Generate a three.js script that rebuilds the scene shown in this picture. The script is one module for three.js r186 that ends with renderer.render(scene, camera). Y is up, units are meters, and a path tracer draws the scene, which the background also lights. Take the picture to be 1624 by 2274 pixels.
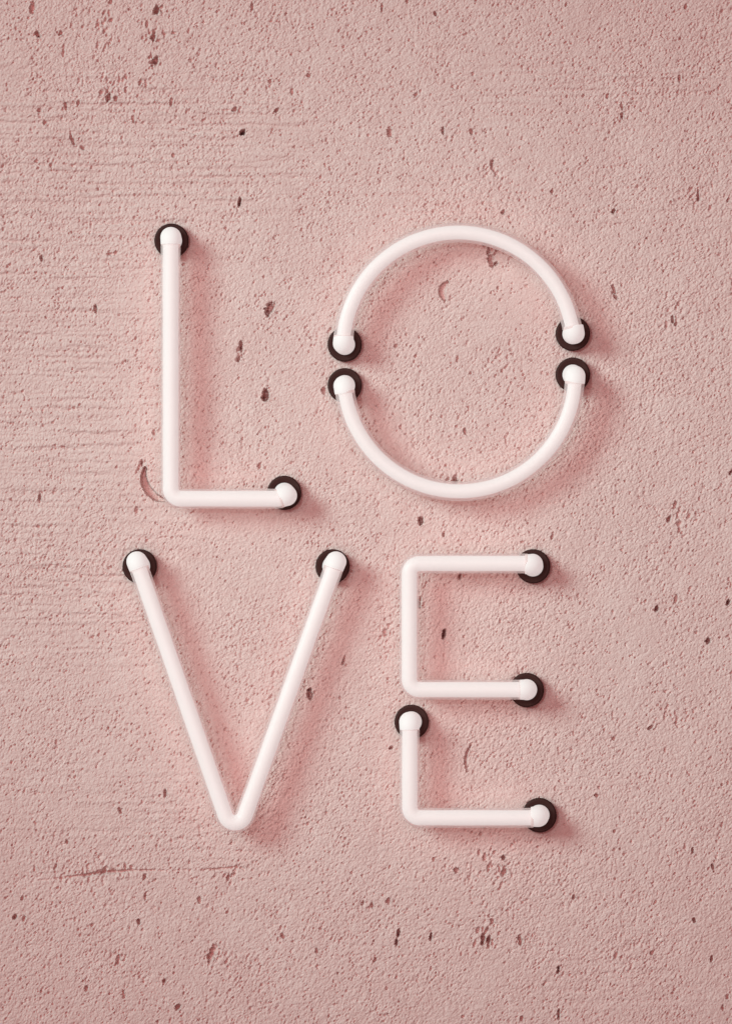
import * as THREE from 'three';
import { ImprovedNoise } from 'three/addons/math/ImprovedNoise.js';
import { RectAreaLightUniformsLib } from 'three/addons/lights/RectAreaLightUniformsLib.js';

// ------------------------------------------------------------------ camera, light, exposure
const scene = new THREE.Scene();
scene.background = new THREE.Color(0, 0, 0);
const DIST = 3.0, FRAME_H = 0.616;                       // metres: lens to wall, height of wall in view
const camera = new THREE.PerspectiveCamera(2 * Math.atan(FRAME_H / 2 / DIST) * 180 / Math.PI, 731 / 1024, 0.1, 12);
camera.position.set(0, 0, DIST);
camera.lookAt(0, 0, 0);

const renderer = new THREE.WebGLRenderer({ antialias: true });
renderer.setSize(731, 1024);
renderer.toneMapping = THREE.LinearToneMapping;
renderer.toneMappingExposure = 0.96;
renderer.shadowMap.enabled = true;
RectAreaLightUniformsLib.init();

// the key lamp, high on the left, aimed at the lettering: it throws the soft shadows to the lower right
const key = new THREE.SpotLight(new THREE.Color().setRGB(0.56, 1.0, 0.97), 41);
key.position.set(-2.30, 1.14, 2.27);
key.target.position.set(0.02, 0.0, 0);
key.angle = 0.34; key.penumbra = 0.7; key.decay = 2;
key.shadow.radius = 35;
key.castShadow = true;
key.shadow.mapSize.set(2048, 2048);
key.shadow.camera.near = 0.5; key.shadow.camera.far = 6;
scene.add(key, key.target);

// a small spotlight, added close to the camera for a vignette: lifts the middle of the wall and fades towards the corners
const vignetteSpot = new THREE.SpotLight(new THREE.Color().setRGB(0.6, 1.0, 0.98), 7.2);
vignetteSpot.position.set(-0.62, 0.45, 3.1);
vignetteSpot.target.position.set(0.03, 0.01, 0);
vignetteSpot.angle = 0.122; vignetteSpot.penumbra = 1.0; vignetteSpot.decay = 2;
vignetteSpot.shadow.radius = 4; vignetteSpot.castShadow = true;
vignetteSpot.shadow.mapSize.set(2048, 2048); vignetteSpot.shadow.camera.near = 0.5; vignetteSpot.shadow.camera.far = 5;
scene.add(vignetteSpot, vignetteSpot.target);

// a large soft pink-white panel behind the camera fills the shadows
const fill = new THREE.RectAreaLight(new THREE.Color().setRGB(1.0, 0.51, 0.51), 2.5, 3.2, 3.2);
fill.position.set(-0.3, 0.25, 3.4);
fill.lookAt(0, 0, 0);
scene.add(fill);

// ------------------------------------------------------------------ helpers
const U = 0.44 / 1624;                                   // the sign is drawn on a 1624 x 2273 sheet; one unit is 0.27 mm
const X = (u) => (u - 812) * U, Y = (v) => (1136.5 - v) * U;
let seed = 20240214;
const rnd = () => { seed |= 0; seed = seed + 0x6D2B79F5 | 0; let t = Math.imul(seed ^ seed >>> 15, 1 | seed); t = t + Math.imul(t ^ t >>> 7, 61 | t) ^ t; return ((t ^ t >>> 14) >>> 0) / 4294967296; };
const perlin = new ImprovedNoise();
const noise = (x, y, k = 0.5) => perlin.noise(x, y, k);
const smooth = (a, b, x) => { const t = Math.min(1, Math.max(0, (x - a) / (b - a))); return t * t * (3 - 2 * t); };

// ------------------------------------------------------------------ the plaster wall: real relief
const STEP = 0.0005, IN_X = 0.242, IN_Y = 0.330;
function axis(half) {
  const n = Math.round(half / STEP), a = [];
  for (let i = -n; i <= n; i++) a.push(i * STEP);
  const lo = [], hi = []; let s = STEP, p = n * STEP;
  while (p < half + 0.42) { s = Math.min(s * 1.2, 0.02); p += s; hi.push(p); lo.unshift(-p); }
  return { at: Float32Array.from([...lo, ...a, ...hi]), first: lo.length, n: 2 * n + 1, half: n * STEP };
}
const ax = axis(IN_X), ay = axis(IN_Y), NX = ax.at.length, NY = ay.at.length;
const H = new Float32Array(NX * NY);                     // relief in millimetres, + towards the viewer

// 1. troweled ground: undulation, grain leaning to the right, horizontal board marks
const streakAreas = [[120, 700, 330, 420, 1], [100, 330, 420, 160, .8], [450, 270, 260, 130, .9], [1300, 190, 330, 70, 1], [80, 1000, 200, 60, 1.1], [130, 1300, 260, 230, .8], [420, 400, 300, 90, .6], [950, 460, 300, 60, .4], [250, 1800, 260, 120, .5], [1350, 2200, 300, 80, .5], [1100, 950, 180, 60, .5], [1450, 470, 200, 70, .5]];
const calm = [[1135, 680, 70, 85, .85], [1000, 560, 90, 50, .35], [640, 1000, 120, 90, .3], [1300, 330, 160, 90, .3], [300, 1560, 110, 120, .3], [1350, 1500, 140, 110, .3], [700, 330, 150, 110, .3]];
for (let j = 0; j < NY; j++) for (let i = 0; i < NX; i++) {
  const x = ax.at[i] * 1000, y = ay.at[j] * 1000;        // mm
  const u = ax.at[i] / U + 812, v = 1136.5 - ay.at[j] / U;
  const wx = x + 1.1 * noise(x * .16, y * .16, 3.1), wy = y + 1.1 * noise(x * .16, y * .16, 7.7);
  const gx = wx * .96 - wy * .26, gy = wx * .26 + wy * .96; // grain axes, leaning about fifteen degrees
  const area = .8 + .7 * noise(x * .017, y * .017, 11.5) + .45 * noise(x * .06, y * .06, 12.5);
  let h = 1.1 * noise(x * .011, y * .011, 1.5) + .35 * noise(x * .035, y * .03, 2.5) + .16 * noise(x * .11, y * .1, 4.5);
  const g1 = noise(gx * .95, gy * .6, 5.5), g2 = noise(gx * 1.4, gy * 1.0, 6.5), g3 = noise(gx * .33, gy * .24, 8.5);
  let soft = 1;
  for (const [cu, cv, ru, rv, k] of calm) soft *= 1 - k * Math.exp(-(((u - cu) / ru) ** 2) - ((v - cv) / rv) ** 2);
  const c1 = noise(gx * .62 + 40, gy * .4, 14.5), c2 = noise(gx * 1.12 + 9, gy * .74, 15.5);   // thin creases between flat plaster islands
  h += soft * (.3 * area * g1 + .4 * g2 + .16 * g3 * area - .3 * area * (1 - smooth(.02, .15, Math.abs(c1))) - .27 * Math.max(0, area) * (1 - smooth(.03, .2, Math.abs(c2))));
  let st = 0;
  for (const [cu, cv, ru, rv, k] of streakAreas) { const d = ((u - cu) / ru) ** 2 + ((v - cv) / rv) ** 2; if (d < 6) st += k * Math.exp(-d); }
  if (st > .02) { const yy = wy + .012 * x + .8 * noise(x * .025, y * .1, 9.5); h += .95 * Math.min(1, st) * (noise(x * .024, yy * .42, 10.5) + .2 * noise(x * .06, yy * .9, 13.5)); }
  H[j * NX + i] = h;
}

// 2. dents: each is pressed into the relief with an uneven outline
function dent(u, v, len, wid, tilt, depth, edge = .5, rough = .35) {
  const cx = X(u), cy = Y(v), a = Math.max(.00075, len * U), b = Math.max(.00062, wid * U), t = tilt * Math.PI / 180, s = Math.sin(t), c = Math.cos(t), R = Math.max(a, b) * 1.5;
  const i0 = Math.max(0, Math.floor((cx - R + ax.half) / STEP)), i1 = Math.min(ax.n - 1, Math.ceil((cx + R + ax.half) / STEP));
  const j0 = Math.max(0, Math.floor((cy - R + ay.half) / STEP)), j1 = Math.min(ay.n - 1, Math.ceil((cy + R + ay.half) / STEP));
  const k = u * .37 + v * .11;
  for (let j = j0; j <= j1; j++) for (let i = i0; i <= i1; i++) {
    const dx = ax.at[ax.first + i] - cx, dy = ay.at[ay.first + j] - cy;
    const p = (dx * s + dy * c) / a, q = (dx * c - dy * s) / b;
    const d = Math.hypot(p, q) + rough * (.7 * noise(dx * 330 + k, dy * 330, k) + .6 * noise(dx * 800 + k, dy * 800, k + .3));
    if (d >= 1 && d < 1.45 && depth > .9) H[(ay.first + j) * NX + ax.first + i] += Math.min(.3, .1 * depth) * (1 - smooth(1, 1.45, d));   // torn rim
    if (d < 1) H[(ay.first + j) * NX + ax.first + i] -= depth * (1 - smooth(edge, 1, d)) * (1 - .45 * q - .2 * p + .5 * rough * noise(dx * 900, dy * 900, k));
  }
}
// fine pores and short scars everywhere
const area2 = 4 * IN_X * IN_Y * 1e6;                     // mm2
for (let n = 0; n < area2 / 8; n++) {
  const u = 812 + (rnd() * 2 - 1) * IN_X / U, v = 1136.5 + (rnd() * 2 - 1) * IN_Y / U, r = rnd();
  if (noise(u * .009, v * .009, 22.5) + .6 * noise(u * .03, v * .03, 23.5) < -.3 + .7 * (rnd() - .5)) continue;
  const size = 1.6 + 2.4 * r ** 4;
  dent(u, v, size * (1 + .7 * rnd()), size, 12 + 30 * (rnd() - .5), .3 + 1.15 * rnd() ** 2, .3, .25);
}
for (let n = 0; n < 650; n++) {
  const u = 812 + (rnd() * 2 - 1) * IN_X / U, v = 1136.5 + (rnd() * 2 - 1) * IN_Y / U;
  if (noise(u * .006, v * .006, 21.5) < -.12 + .25 * rnd()) continue;
  const size = 2.2 + 2.8 * rnd() ** 2;
  dent(u, v, size * (1.3 + 1.7 * rnd()), size, 14 + 40 * (rnd() - .5), .35 + .7 * rnd(), .3, .4);
}
// clusters of torn plaster: a spray of short scars
for (const [cu, cv, r, n, dp] of [[314, 1032, 12, 8, .9], [1086, 545, 16, 8, .7], [340, 80, 34, 16, .9], [232, 48, 26, 14, .7], [348, 22, 14, 6, 1.1], [258, 182, 34, 18, .8], [343, 137, 18, 8, 1], [240, 95, 34, 12, .6], [1100, 1930, 46, 26, .7], [1082, 2075, 32, 16, 1], [1010, 1066, 20, 14, .9], [1040, 1940, 30, 12, .5], [1510, 1150, 34, 18, .7], [1500, 700, 50, 20, .5], [1550, 430, 40, 16, .6], [1500, 1590, 36, 14, .6], [510, 1946, 22, 12, .6], [240, 1945, 60, 20, .6], [150, 1940, 50, 14, .5], [1110, 800, 60, 14, .5], [536, 780, 18, 10, .8], [1110, 1080, 30, 10, .5], [1420, 2110, 60, 14, .5], [472, 2110, 40, 14, .5], [265, 2135, 24, 8, .6], [1095, 372, 30, 12, .6], [860, 1408, 26, 10, .6], [1130, 560, 40, 10, .5]])
  for (let k = 0; k < n; k++) { const s = 2.4 + 2.6 * rnd(); dent(cu + r * (rnd() + rnd() - 1), cv + r * (rnd() + rnd() - 1), s * (1.4 + 1.6 * rnd()), s, 15 + 50 * (rnd() - .5), dp * (.8 + 1.4 * rnd()), .35, .45); }

// the pits one can point to: [u, v, half length, half width, lean, depth]
for (const [u, v, l, w, t, d] of [
  [74, 17, 11, 6, 10, 1.2], [246, 3, 5, 4, 0, 1], [348, 21, 9, 5, 20, 2.2], [136, 72, 6, 4, 20, 1.2], [84, 75, 6, 4, -15, 1.8], [340, 84, 9, 5, 10, 2.2], [388, 73, 4, 6, 0, .8], [344, 136, 11, 5, 32, 2.4], [241, 215, 8, 5, 20, 2.2], [227, 205, 7, 5, 20, .8], [258, 219, 6, 3, 10, 1.3],
  [313, 181, 6, 3, 20, 1], [325, 190, 6, 3, 0, .8], [147, 236, 8, 4, 0, 1.3], [174, 227, 6, 3, 0, 1.1], [89, 246, 4, 4, 0, 1.1], [100, 272, 5, 4, 10, 1.2], [296, 265, 8, 3, 0, 1], [381, 226, 8, 3, 5, 1], [161, 308, 14, 3, -15, 1.2], [186, 330, 6, 3, -45, 1.2], [142, 116, 15, 2.4, 3, .7],
  [539, 293, 8, 4.5, 28, 4.5], [520, 244, 7, 4, 62, 1.7], [503, 244, 12, 1.8, 84, .5], [532, 449, 11, 2.6, 6, 2.8], [615, 244, 6, 4, 50, 1.4], [685, 166, 4, 4, 0, 1.2], [600, 180, 4, 4, 0, 1.2], [650, 200, 9, 3, 0, 1], [560, 12, 9, 2.4, -5, 1.1], [848, 17, 8, 2.4, 5, 1], [967, 32, 6, 2.6, -20, 1.5], [82, 357, 4, 4, 0, 1], [114, 369, 4, 4, 0, .9], [385, 345, 4, 4, 30, .9],
  [866, 294, 11, 5.5, 8, 1.3], [983, 290, 10, 2.6, 0, 1.7], [1047, 292, 7, 4, 15, 1.1], [1056, 1, 5, 3, 0, 1], [1092, 365, 9, 3, 15, 1.5], [1117, 470, 5, 3.4, 40, 1.4], [905, 1, 6, 3, 0, 1], [924, 208, 5, 4, 30, 1], [1380, 236, 8, 2.4, -14, 1.2], [1381, 256, 6, 3, 0, 1.4], [1361, 469, 5, 3.4, 30, 2], [1549, 431, 14, 2.8, 0, 1.4], [1616, 441, 9, 2.6, 15, 1.2], [1349, 212, 6, 3, 30, 1], [1508, 174, 8, 2.6, 0, 1.1], [1226, 424, 6, 3, 10, 1.2], [1256, 10, 6, 2.4, 15, 1.1], [1522, 14, 6, 3, 10, 1.1],
  [600, 687, 12, 8, 12, 3], [590, 878, 12.5, 7, 0, 4], [536, 770, 14, 3, 0, 1.7], [531, 796, 8, 3, 12, 1.6], [213, 688, 9, 3, 0, 1.8], [1090, 576, 14, 6, -12, 1.6], [1084, 556, 10, 2.4, 6, 1.2], [1098, 562, 8, 2, 30, 1], [1100, 586, 4, 3, 40, 2], [934, 1157, 8, 5, -8, 3.2], [690, 1542, 11, 6, -8, 2.6], [985, 1408, 10, 3.2, 12, 3.2], [930, 1337, 11, 4.5, 0, 2.2], [855, 1405, 10, 5, 10, .8], [763, 1466, 10, 2, 14, 1.2], [1022, 1276, 9, 2.4, 6, 1.8], [1457, 1351, 8, 3, 6, 2.6], [1570, 1423, 5, 5, 40, 3.2], [1616, 1337, 5, 3.4, 30, 3], [1445, 1614, 9, 3, 52, 1.8],
  [1010, 1066, 9, 6, 0, 1.6], [720, 868, 9, 5, 0, 1.2], [1032, 955, 8, 2.6, -6, 1.2], [1362, 640, 10, 2.4, -20, 1.4], [1366, 660, 6, 2.4, -35, 1.6], [1493, 708, 7, 3, 0, 1.5], [1500, 720, 5, 3, 30, 1], [1484, 1152, 7, 3, 20, 1.8], [1498, 1120, 8, 3, 10, 1.1], [1622, 1048, 6, 3, 30, 1.8], [245, 564, 7, 4, 80, 1], [257, 562, 5, 4, 40, 1], [93, 573, 7, 2.4, 0, 1.4], [89, 1108, 11, 2.6, 5, 1.4], [305, 1133, 10, 4, 0, .8], [342, 960, 6, 4, 0, 1], [577, 1034, 7, 3.4, 6, 1.1], [868, 1660, 4, 4, 0, 1.5], [1005, 1243, 6, 3, 40, 1], [880, 768, 4, 4, 0, 1], [1015, 797, 5, 3, 0, .9], [1182, 800, 6, 2, 70, 1.4], [985, 1188, 6, 3.4, 0, 1.6], [1362, 1640, 4, 3, 0, 1], [1225, 1190, 7, 3, 10, 1], [1500, 1330, 8, 3, 10, 1],
  [472, 2116, 17, 7, 20, 1.3], [263, 2131, 12, 4, 6, 1.2], [395, 2237, 8, 4.4, 20, 2], [309, 2046, 6, 3, 0, 1.6], [34, 2036, 5, 4, 0, 1.8], [55, 2039, 7, 4, 8, 1.1], [443, 2000, 8, 4, 0, 1.3], [365, 2179, 6, 3, 6, 1.7], [192, 2195, 6, 3, 6, 1.4], [50, 1993, 6, 2.6, 10, 1.2], [321, 1947, 6, 4, 0, 1.4], [323, 1991, 7, 2.6, 0, 1], [367, 1762, 7, 3.4, 0, 1.5], [268, 1800, 8, 2.6, -30, 1.1], [150, 1870, 5, 2.6, -20, 1.1], [506, 1950, 7, 3, 12, 1.5], [275, 2207, 7, 2.4, -12, 1], [629, 2078, 6, 4, -20, 1.2], [123, 1926, 6, 2, 30, .9],
  [1117, 1905, 5, 3.4, 0, 2.4], [1076, 1904, 9, 5, 0, .9], [1120, 1938, 8, 7, 0, 1.1], [1093, 2046, 9, 4.5, 0, 1.2], [1072, 2086, 11, 3.6, 6, 2.4], [1084, 2090, 9, 4, 0, 2.6], [1154, 2087, 12, 4, -8, 1.6], [1239, 2155, 9, 2.6, 6, 3], [1240, 2251, 13, 2, 3, 1.6], [1323, 1767, 5, 3.4, -20, 1.6], [1537, 1889, 6, 2.4, 0, 1.8], [1582, 1926, 8, 2.2, -15, 1.4], [1541, 2044, 5, 3, -15, 1.9], [1578, 2131, 8, 2.4, 14, 1.6], [1447, 2116, 5, 3.4, 20, 1.3], [1604, 2237, 8, 2.2, 0, 1.3], [1363, 1846, 4, 3, -20, 1], [1273, 1991, 4, 3, 0, 1.2], [1158, 2261, 5, 2.6, 10, 1.2], [1614, 2213, 6, 3, 10, 1.2],
  [884, 2074, 10, 2.6, 5, 2.4], [880, 2094, 9, 2.4, 8, 2.4], [956, 2080, 9, 2.6, 10, 2], [1014, 1932, 6, 5.5, 0, 1.4], [941, 1955, 11, 2.6, -5, 1], [806, 2003, 7, 2.6, 8, 1.4], [826, 2010, 7, 2.6, 0, 1.4], [863, 2001, 7, 3.4, 0, 1.2], [832, 2131, 5, 2.6, 20, 1.4], [704, 2113, 6, 3, 0, 1], [1066, 1850, 5, 3, 0, 1], [962, 1908, 4, 3, 0, 1.1],
]) dent(u, v, l * 1.3, w * 1.3, t, d * 2.3, .45, .7);

// curved gouges, drawn as chains of overlapping dents
function gouge(points, wid, depth, edge, rough) {
  const c = new THREE.CatmullRomCurve3(points.map(([u, v]) => new THREE.Vector3(u, v, 0))), n = Math.ceil(c.getLength() / 1.2);
  const low = new Map();
  for (let k = 0; k <= n; k++) {
    const p = c.getPoint(k / n), w = wid * (.35 + .65 * Math.sin(Math.PI * Math.min(.97, Math.max(.05, k / n))));
    const r = Math.ceil(w * U * 1.4 / STEP), ci = Math.round((X(p.x) + ax.half) / STEP), cj = Math.round((Y(p.y) + ay.half) / STEP);
    for (let j = cj - r; j <= cj + r; j++) for (let i = ci - r; i <= ci + r; i++) {
      if (i < 0 || j < 0 || i >= ax.n || j >= ay.n) continue;
      const dx = ax.at[ax.first + i] - X(p.x), dy = ay.at[ay.first + j] - Y(p.y), d = Math.hypot(dx, dy) / (w * U) + rough * noise(i * .35, j * .35, 31.5);
      if (d < 1) { const at = (ay.first + j) * NX + ax.first + i, e = depth * (1 - smooth(edge, 1, d)); if (e > (low.get(at) || 0)) low.set(at, e); }
    }
  }
  for (const [at, e] of low) H[at] -= e;
}
gouge([[322, 1040], [319, 1058], [324, 1078], [337, 1096], [352, 1107], [366, 1110]], 9.5, 6, .7, .1);
gouge([[314, 1042], [312, 1034], [310, 1026]], 3, 1, .3, .3);
gouge([[993, 626], [985, 634], [981, 646], [983, 658], [987, 666]], 8, 3, .6, .12);
gouge([[1044, 1655], [1036, 1672], [1033, 1690], [1036, 1714]], 3.2, 3, .5, .1);
gouge([[1018, 1278], [1016, 1290]], 2.4, 1.6, .5, .1);
gouge([[1128, 960], [1122, 978], [1126, 992]], 2.2, .8, .4, .2);
gouge([[1120, 968], [1124, 982]], 2, .8, .4, .2);
gouge([[1185, 2148], [1200, 2138], [1212, 2125], [1217, 2112]], 2.6, .7, .3, .2);
gouge([[1262, 1200], [1276, 1196], [1300, 1190]], 2, .35, .2, .2);
gouge([[130, 1001], [60, 1003], [10, 1006]], 3, .5, .3, .4);
gouge([[240, 517], [160, 515], [110, 516]], 2.2, .4, .3, .4);

// the long seam low on the left, with a torn lip standing proud below it
const seam = [[-140, 1968], [0, 1962], [68, 1956], [137, 1950], [191, 1943], [239, 1937], [273, 1934], [294, 1933], [342, 1933], [427, 1932], [485, 1930], [523, 1927], [545, 1930]];
for (let k = 0; k + 1 < seam.length; k++) {
  const [a, b] = [seam[k], seam[k + 1]], m = Math.ceil((b[0] - a[0]) / 1.5);
  for (let q = 0; q < m; q++) {
    const t = q / m, u = a[0] + (b[0] - a[0]) * t, v = a[1] + (b[1] - a[1]) * t + 2.4 * noise(u * .09, 3.5, 40.5) + 1.6 * noise(u * .3, 3.5, 44.5);
    const force = .2 + .85 * Math.exp(-(((u - 240) / 75) ** 2)) + .45 * Math.exp(-(((u - 510) / 45) ** 2)) + .3 * noise(u * .05, .5, 41.5) + .55 * noise(u * .21, .5, 43.5);
    if (force < .2 || u < -130) continue;
    dent(u, v, 2.4 + 2.2 * force, 2.6, 0, 1.15 * force, .4, .3);
    const lip = Math.max(0, noise(u * .13, 1.5, 42.5) + .15) * force;
    if (lip > .1) dent(u + 3 * (rnd() - .5), v + 9 + 5 * rnd(), 8, 3.4, 8, -.7 * lip, .1, .3);
  }
}
for (let k = 0; k < 46; k++) { const u = 40 + 270 * rnd(), v = 1955 - .085 * u + (rnd() - .45) * 14; dent(u, v, 3 + 3 * rnd(), 3 + 4 * rnd(), 40 * (rnd() - .5), (rnd() < .4 ? -.35 : .7) * Math.exp(-(((u - 225) / 90) ** 2)), .2, .5); }
for (const [u, v, l, w] of [[236, 1929, 7, 8], [279, 1923, 11, 4], [292, 1925, 7, 5], [255, 1932, 4, 8], [264, 1922, 5, 3], [228, 1935, 5, 9]]) dent(u, v, l, w, -8, 1.6, .4, .45);
// small crumbs standing proud
for (const [u, v, l, w] of [[1563, 407, 8, 2.6], [1493, 444, 6, 6], [366, 1055, 4, 2.4], [1240, 1893, 5, 2]]) dent(u, v, l, w, 5, -.9, .1, .2);

// under each bushing the plaster was dressed flat
// [bushing u, v] of all twelve, also used by the tubes below
const seat = {
  L: [[381.5, 535], [631, 1094]], O1: [[765, 765], [1270, 741]], O2: [[765, 855.5], [1270, 832]],
  V: [[311, 1257], [738, 1257]], E1: [[1182, 1257], [1168, 1531.5]], E2: [[913, 1602], [1196, 1809]],
};

const pos = new Float32Array(NX * NY * 3), nor = new Float32Array(NX * NY * 3), uv = new Float32Array(NX * NY * 2);
for (let j = 0; j < NY; j++) for (let i = 0; i < NX; i++) {
  const k = j * NX + i, i0 = Math.max(0, i - 1), i1 = Math.min(NX - 1, i + 1), j0 = Math.max(0, j - 1), j1 = Math.min(NY - 1, j + 1);
  const sx = (H[j * NX + i1] - H[j * NX + i0]) * .001 / (ax.at[i1] - ax.at[i0]), sy = (H[j1 * NX + i] - H[j0 * NX + i]) * .001 / (ay.at[j1] - ay.at[j0]), L = Math.hypot(sx, sy, 1);
  pos.set([ax.at[i], ay.at[j], H[k] * .001], k * 3);
  nor.set([-sx / L, -sy / L, 1 / L], k * 3);
  uv.set([ax.at[i], ay.at[j]], k * 2);
}
const idx = new Uint32Array((NX - 1) * (NY - 1) * 6);
for (let j = 0, q = 0; j < NY - 1; j++) for (let i = 0; i < NX - 1; i++) {
  const a = j * NX + i, b = a + 1, c = a + NX, d = c + 1;
  if ((i + j) & 1) { idx[q++] = a; idx[q++] = b; idx[q++] = d; idx[q++] = a; idx[q++] = d; idx[q++] = c; }
  else { idx[q++] = a; idx[q++] = b; idx[q++] = c; idx[q++] = b; idx[q++] = d; idx[q++] = c; }
}
const wallGeo = new THREE.BufferGeometry();
wallGeo.setAttribute('position', new THREE.BufferAttribute(pos, 3));
wallGeo.setAttribute('normal', new THREE.BufferAttribute(nor, 3));
wallGeo.setAttribute('uv', new THREE.BufferAttribute(uv, 2));
wallGeo.setIndex(new THREE.BufferAttribute(idx, 1));

function dataTexture(n, f, srgb, metres) {
  const d = new Uint8Array(n * n * 4);
  for (let j = 0; j < n; j++) for (let i = 0; i < n; i++) { const c = f(i, j); d.set([c[0], c[1], c[2], 255], (j * n + i) * 4); }
  const t = new THREE.DataTexture(d, n, n);
  t.wrapS = t.wrapT = THREE.RepeatWrapping; t.magFilter = THREE.LinearFilter; t.minFilter = THREE.LinearMipmapLinearFilter; t.generateMipmaps = true;
  if (srgb) t.colorSpace = THREE.SRGBColorSpace;
  t.repeat.set(1 / metres, 1 / metres); t.needsUpdate = true;
  return t;
}
// tileable noise: blend of the noise with itself shifted by one tile
const tile = (i, j, n, f, k) => { const s = i / n, t = j / n, g = (a, b) => noise(a * f, b * f, k); return ((g(s, t) * (1 - s) + g(s - 1, t) * s) * (1 - t) + (g(s, t - 1) * (1 - s) + g(s - 1, t - 1) * s) * t) / Math.sqrt(((1 - s) ** 2 + s * s) * ((1 - t) ** 2 + t * t)); };
// grit finer than the mesh
const grit = dataTexture(1024, (i, j) => { const h = 128 + 95 * tile(i, j, 1024, 150, 51.5) + 60 * tile(i, j, 1024, 310, 52.5) + 24 * (rnd() - .5), v = Math.max(0, Math.min(255, h)); return [v, v, v]; }, false, 0.137);
// uneven lime wash: pigment mottling in patches and specks
const wash = dataTexture(1024, (i, j) => {
  const m = .2 * tile(i, j, 1024, 9, 61.5) + .4 * tile(i, j, 1024, 34, 62.5) + .55 * tile(i, j, 1024, 150, 63.5) + .3 * (rnd() - .5);
  return [211 + 7 * m, 172 + 11 * m, 167 + 11 * m];
}, true, 0.31);
const plaster = new THREE.MeshStandardMaterial({ name: 'pink plaster', color: 0xffffff, map: wash, roughness: 0.88, metalness: 0, bumpMap: grit, bumpScale: 0.0004 });
const wall = new THREE.Mesh(wallGeo, plaster);
wall.name = 'wall';
wall.userData = { kind: 'structure', label: 'rough pink plaster wall with pits, scars and trowel marks', category: 'wall' };
wall.castShadow = wall.receiveShadow = true;
scene.add(wall);

// ------------------------------------------------------------------ the neon lettering
const glass = new THREE.MeshPhysicalMaterial({ name: 'milky tube glass', color: new THREE.Color().setRGB(0.93, 0.80, 0.79), transmission: 0.78, thickness: 0, roughness: 0.42, specularIntensity: 0.5, ior: 1.45, side: THREE.DoubleSide });
const gas = new THREE.MeshStandardMaterial({ name: 'lit tube core', color: new THREE.Color().setRGB(0.34, 0.32, 0.315), roughness: 0.9, emissive: new THREE.Color().setRGB(0.93, 0.98, 0.97), emissiveIntensity: 0.77 });
const endGlass = new THREE.MeshPhysicalMaterial({ name: 'opal tube end', color: new THREE.Color().setRGB(0.4, 0.345, 0.335), specularIntensity: 0.3, roughness: 0.6, emissive: new THREE.Color().setRGB(1.0, 0.89, 0.875), emissiveIntensity: 0.56 });
const rubber = new THREE.MeshPhysicalMaterial({ name: 'dark brown bushing', color: new THREE.Color().setRGB(0.044, 0.0145, 0.0125), roughness: 0.62, specularIntensity: 0.22 });

const AXIS = 0.0182;                                     // tube axis in front of the wall
const R_TUBE = 21.8 * U, R_END = 22.5 * U, R_SEAT = 38 * U, SEAT_H = 0.0066;
const near = (z) => (DIST - z) / DIST;                   // the tubes stand off the wall and are drawn that little bit closer together
const at = (u, v, z = AXIS) => new THREE.Vector3(X(u) * near(z), Y(v) * near(z), z);

// a polyline with rounded corners
function bent(points, radius) {
  const path = new THREE.CurvePath();
  let from = points[0];
  for (let k = 1; k < points.length - 1; k++) {
    const p = points[k], a = points[k - 1].clone().sub(p).normalize(), b = points[k + 1].clone().sub(p).normalize();
    const half = Math.acos(THREE.MathUtils.clamp(a.dot(b), -1, 1)) / 2, cut = radius / Math.tan(half);
    const s = p.clone().addScaledVector(a, cut), e = p.clone().addScaledVector(b, cut);
    path.add(new THREE.LineCurve3(from, s));
    const centre = p.clone().addScaledVector(a.clone().add(b).normalize(), radius / Math.sin(half));
    const v0 = s.clone().sub(centre), v1 = e.clone().sub(centre), turn = v0.angleTo(v1), n = new THREE.Vector3().crossVectors(v0, v1).normalize(), m = 10;
    let last = s;
    for (let q = 1; q <= m; q++) { const next = centre.clone().add(v0.clone().applyAxisAngle(n, turn * q / m)); path.add(new THREE.LineCurve3(last, next)); last = next; }
    from = e;
  }
  path.add(new THREE.LineCurve3(from, points.at(-1)));
  return path;
}
function arch(cu, cv, r, a0, a1) {                        // angles in degrees, 90 is up
  const c = at(cu, cv), R = r * U * near(AXIS), pts = [];
  for (let k = 0; k <= 72; k++) { const a = (a0 + (a1 - a0) * k / 72) * Math.PI / 180; pts.push(new THREE.Vector3(c.x + R * Math.cos(a), c.y + R * Math.sin(a), c.z)); }
  return new THREE.CatmullRomCurve3(pts);
}
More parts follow.
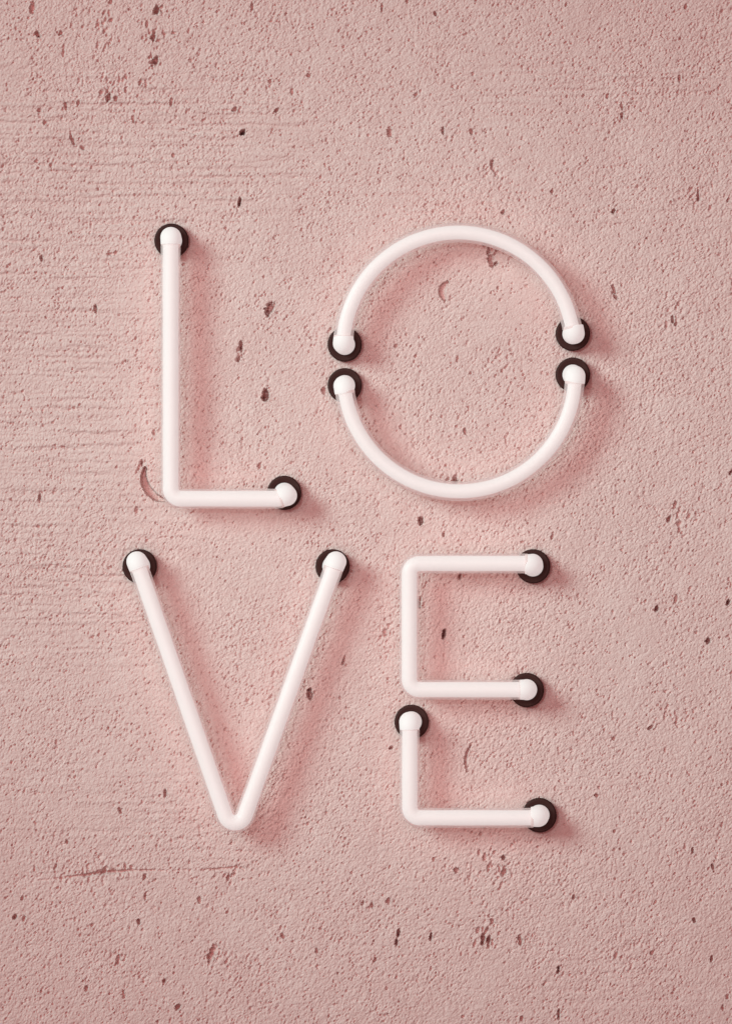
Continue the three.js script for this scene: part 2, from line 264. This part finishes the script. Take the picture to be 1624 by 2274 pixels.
// points along a path, close together in bends and sparse on the straights
function stations(path) {
  const pts = [];
  const add = (p) => { if (!pts.length || pts.at(-1).distanceTo(p) > 1e-5) pts.push(p); };
  if (path.curves) for (const c of path.curves) { const n = Math.max(1, Math.round(c.getLength() / .004)); for (let k = 0; k <= n; k++) add(c.getPoint(k / n)); }
  else for (let k = 0; k <= 140; k++) add(path.getPoint(k / 140));
  return pts;
}
function sweep(pts, radius, wobble = 0) {
  const P = [], N = [], I = [], M = 28, Z = new THREE.Vector3(0, 0, 1);
  pts.forEach((p, k) => {
    const t = pts[Math.min(k + 1, pts.length - 1)].clone().sub(pts[Math.max(k - 1, 0)]).normalize(), s = new THREE.Vector3().crossVectors(Z, t).normalize();
    const r = radius * (1 + wobble * noise(p.x * 60, p.y * 60, 71.5));
    for (let m = 0; m <= M; m++) { const a = m / M * 2 * Math.PI, n = s.clone().multiplyScalar(Math.cos(a)).addScaledVector(Z, Math.sin(a)); N.push(n.x, n.y, n.z); P.push(p.x + n.x * r, p.y + n.y * r, p.z + n.z * r); }
  });
  for (let k = 0; k + 1 < pts.length; k++) for (let m = 0; m < M; m++) { const a = k * (M + 1) + m, b = a + M + 1; I.push(a, a + 1, b, a + 1, b + 1, b); }
  const g = new THREE.BufferGeometry();
  g.setAttribute('position', new THREE.Float32BufferAttribute(P, 3)); g.setAttribute('normal', new THREE.Float32BufferAttribute(N, 3)); g.setIndex(I);
  return g;
}
// the bushing: a low turned collar with rounded edges and a slightly dished face round the bore
const bushingShape = (() => {
  const p = [], push = (x, y) => p.push(new THREE.Vector2(x, y)), e = 0.0011;
  push(R_SEAT, -0.0025);
  for (let k = 0; k <= 6; k++) { const a = k / 6 * Math.PI / 2; push(R_SEAT - e + e * Math.cos(a), SEAT_H - e + e * Math.sin(a)); }
  push(R_SEAT - 0.0018, SEAT_H - 0.00012); push(R_END + 0.0012, SEAT_H - 0.0009);
  push(R_END + 0.0004, SEAT_H - 0.0012); push(R_END * .9, SEAT_H - 0.0028);
  const g = new THREE.LatheGeometry(p, 72);
  g.rotateX(Math.PI / 2);
  return g;
})();

// the opal end of a tube: it takes over from the clear tube, swells a little and turns back into the bore
function elbow(top, d, low) {
  const Z = new THREE.Vector3(0, 0, 1), s = new THREE.Vector3().crossVectors(d, Z), rb = 8 * U, run = [], M = 36;
  const c = top.clone().addScaledVector(d, -rb).addScaledVector(Z, -rb);
  for (const [k, r] of [[17, .97], [15.5, 1.0], [13, 1.01], [10.5, 1.02]]) run.push([top.clone().addScaledVector(d, -k * U), r * R_TUBE]);
  for (let k = 0; k <= 8; k++) { const a = k / 8 * Math.PI / 2; run.push([c.clone().addScaledVector(d, rb * Math.sin(a)).addScaledVector(Z, rb * Math.cos(a)), R_TUBE * (1.025 + .03 * k / 8)]); }
  run.push([low, R_TUBE * 1.055]);
  const P = [], I = [];
  run.forEach(([p, r], k) => {
    const t = k === run.length - 1 ? p.clone().sub(run[k - 1][0]).normalize() : run[k + 1][0].clone().sub(run[Math.max(0, k - 1)][0]).normalize();
    const n = new THREE.Vector3().crossVectors(s, t).normalize();
    for (let m = 0; m < M; m++) { const a = m / M * 2 * Math.PI, q = p.clone().addScaledVector(s, r * Math.cos(a)).addScaledVector(n, r * Math.sin(a)); P.push(q.x, q.y, q.z); }
  });
  for (let k = 0; k + 1 < run.length; k++) for (let m = 0; m < M; m++) { const e = (m + 1) % M, a = k * M + m, b = k * M + e; I.push(a, a + M, b, b, a + M, b + M); }
  const g = new THREE.BufferGeometry();
  g.setAttribute('position', new THREE.Float32BufferAttribute(P, 3)); g.setIndex(I); g.computeVertexNormals();
  return g;
}
function part(name, g, m, parent, place) {
  const o = new THREE.Mesh(g, m); o.name = name; o.castShadow = o.receiveShadow = true;
  if (place) o.position.copy(place);
  parent.add(o); return o;
}
const names = new Set();
function neon(label, path, seats, ends, core = .72) {
  const root = new THREE.Group();
  let name = 'neon_tube', k = 0;
  while (names.has(name)) name = 'neon_tube_' + String(++k).padStart(3, '0');
  names.add(name); root.name = name;
  root.userData = { label, category: 'neon tube', group: 'neon tubes spelling the word on the wall' };
  scene.add(root);
  const foot = at(...seats[0], 0);
  root.position.copy(foot);
  const pts = stations(path).map((p) => p.clone().sub(foot));
  const out = [pts[0].clone().sub(pts[1]).setZ(0).normalize(), pts.at(-1).clone().sub(pts.at(-2)).setZ(0).normalize()];
  for (const n of [0, 1]) {                               // the clear tube stops inside the opal end
    pts.reverse();
    const tip = pts.at(-1).clone();
    while (pts.at(-1).distanceTo(tip) < 12 * U) pts.pop();
    pts.push(tip.addScaledVector(out[n], -11.5 * U));
  }
  const tube = part('glass_tube', sweep(pts, R_TUBE, .012), glass, root);
  const glow = part('glowing_core', sweep(pts, R_TUBE * core, .03), gas, tube);
  // the light the gas gives: small lamps strung along the inside of the core
  let run = .012;
  for (let q = 1; q < pts.length; q++) {
    run += pts[q].distanceTo(pts[q - 1]);
    if (run < .036) continue;
    run = 0;
    const lamp = new THREE.PointLight(new THREE.Color().setRGB(.8, 1, .99), 0.00003);
    lamp.position.copy(pts[q]); lamp.shadow.radius = .2; lamp.castShadow = true;
    glow.add(lamp);
  }
  seats.forEach((s, n) => {
    const base = at(...s, 0).sub(foot), top = at(...ends[n]).sub(foot), low = at(...s, .004).sub(foot);
    part('bushing', bushingShape, rubber, root, base);
    part('tube_end', elbow(top, out[n], low), endGlass, root);
  });
  return root;
}
const endsOf = {
  L: [[379, 526], [636, 1100]], O1: [[761.6, 761.5], [1274, 740]], O2: [[763, 856.5], [1275.5, 834.5]],
  V: [[303.5, 1246.5], [745.5, 1246.5]], E1: [[1181.5, 1252.5], [1168.5, 1531]], E2: [[908.6, 1603.5], [1194.5, 1813]],
};
const deg = (dx, dy) => Math.atan2(-dy, dx) * 180 / Math.PI;
neon('white neon tube bent into the tall letter L with one square corner', bent([at(379, 526), at(379, 1107), at(618, 1107), at(636, 1101)], 23 * U), seat.L, endsOf.L, .8);
neon('white neon tube curved as an arch, the upper half of the letter O', arch(1017, 772, 256, deg(-255.4, -10.5), deg(257, -32)), seat.O1, endsOf.O1, .7);
neon('white neon tube curved as a bowl, the lower half of the letter O', arch(1019, 834.5, 256, deg(-256, 22), 0), seat.O2, endsOf.O2, .7);
neon('white neon tube folded to a point, the letter V', bent([at(303.5, 1246.5), at(521.5, 1872), at(745.5, 1246.5)], 22.5 * U), seat.V, endsOf.V, .77);
neon('white neon tube with two square corners, the upper part of the letter E', bent([at(1181.5, 1250.8), at(908, 1250.8), at(908, 1531), at(1168.5, 1531)], 23 * U), seat.E1, endsOf.E1, .77);
neon('short white neon tube with one square corner, the lower part of the letter E', bent([at(908.8, 1603.5), at(908.8, 1815.5), at(1194.5, 1815.5)], 23 * U), seat.E2, endsOf.E2, .77);

renderer.render(scene, camera);
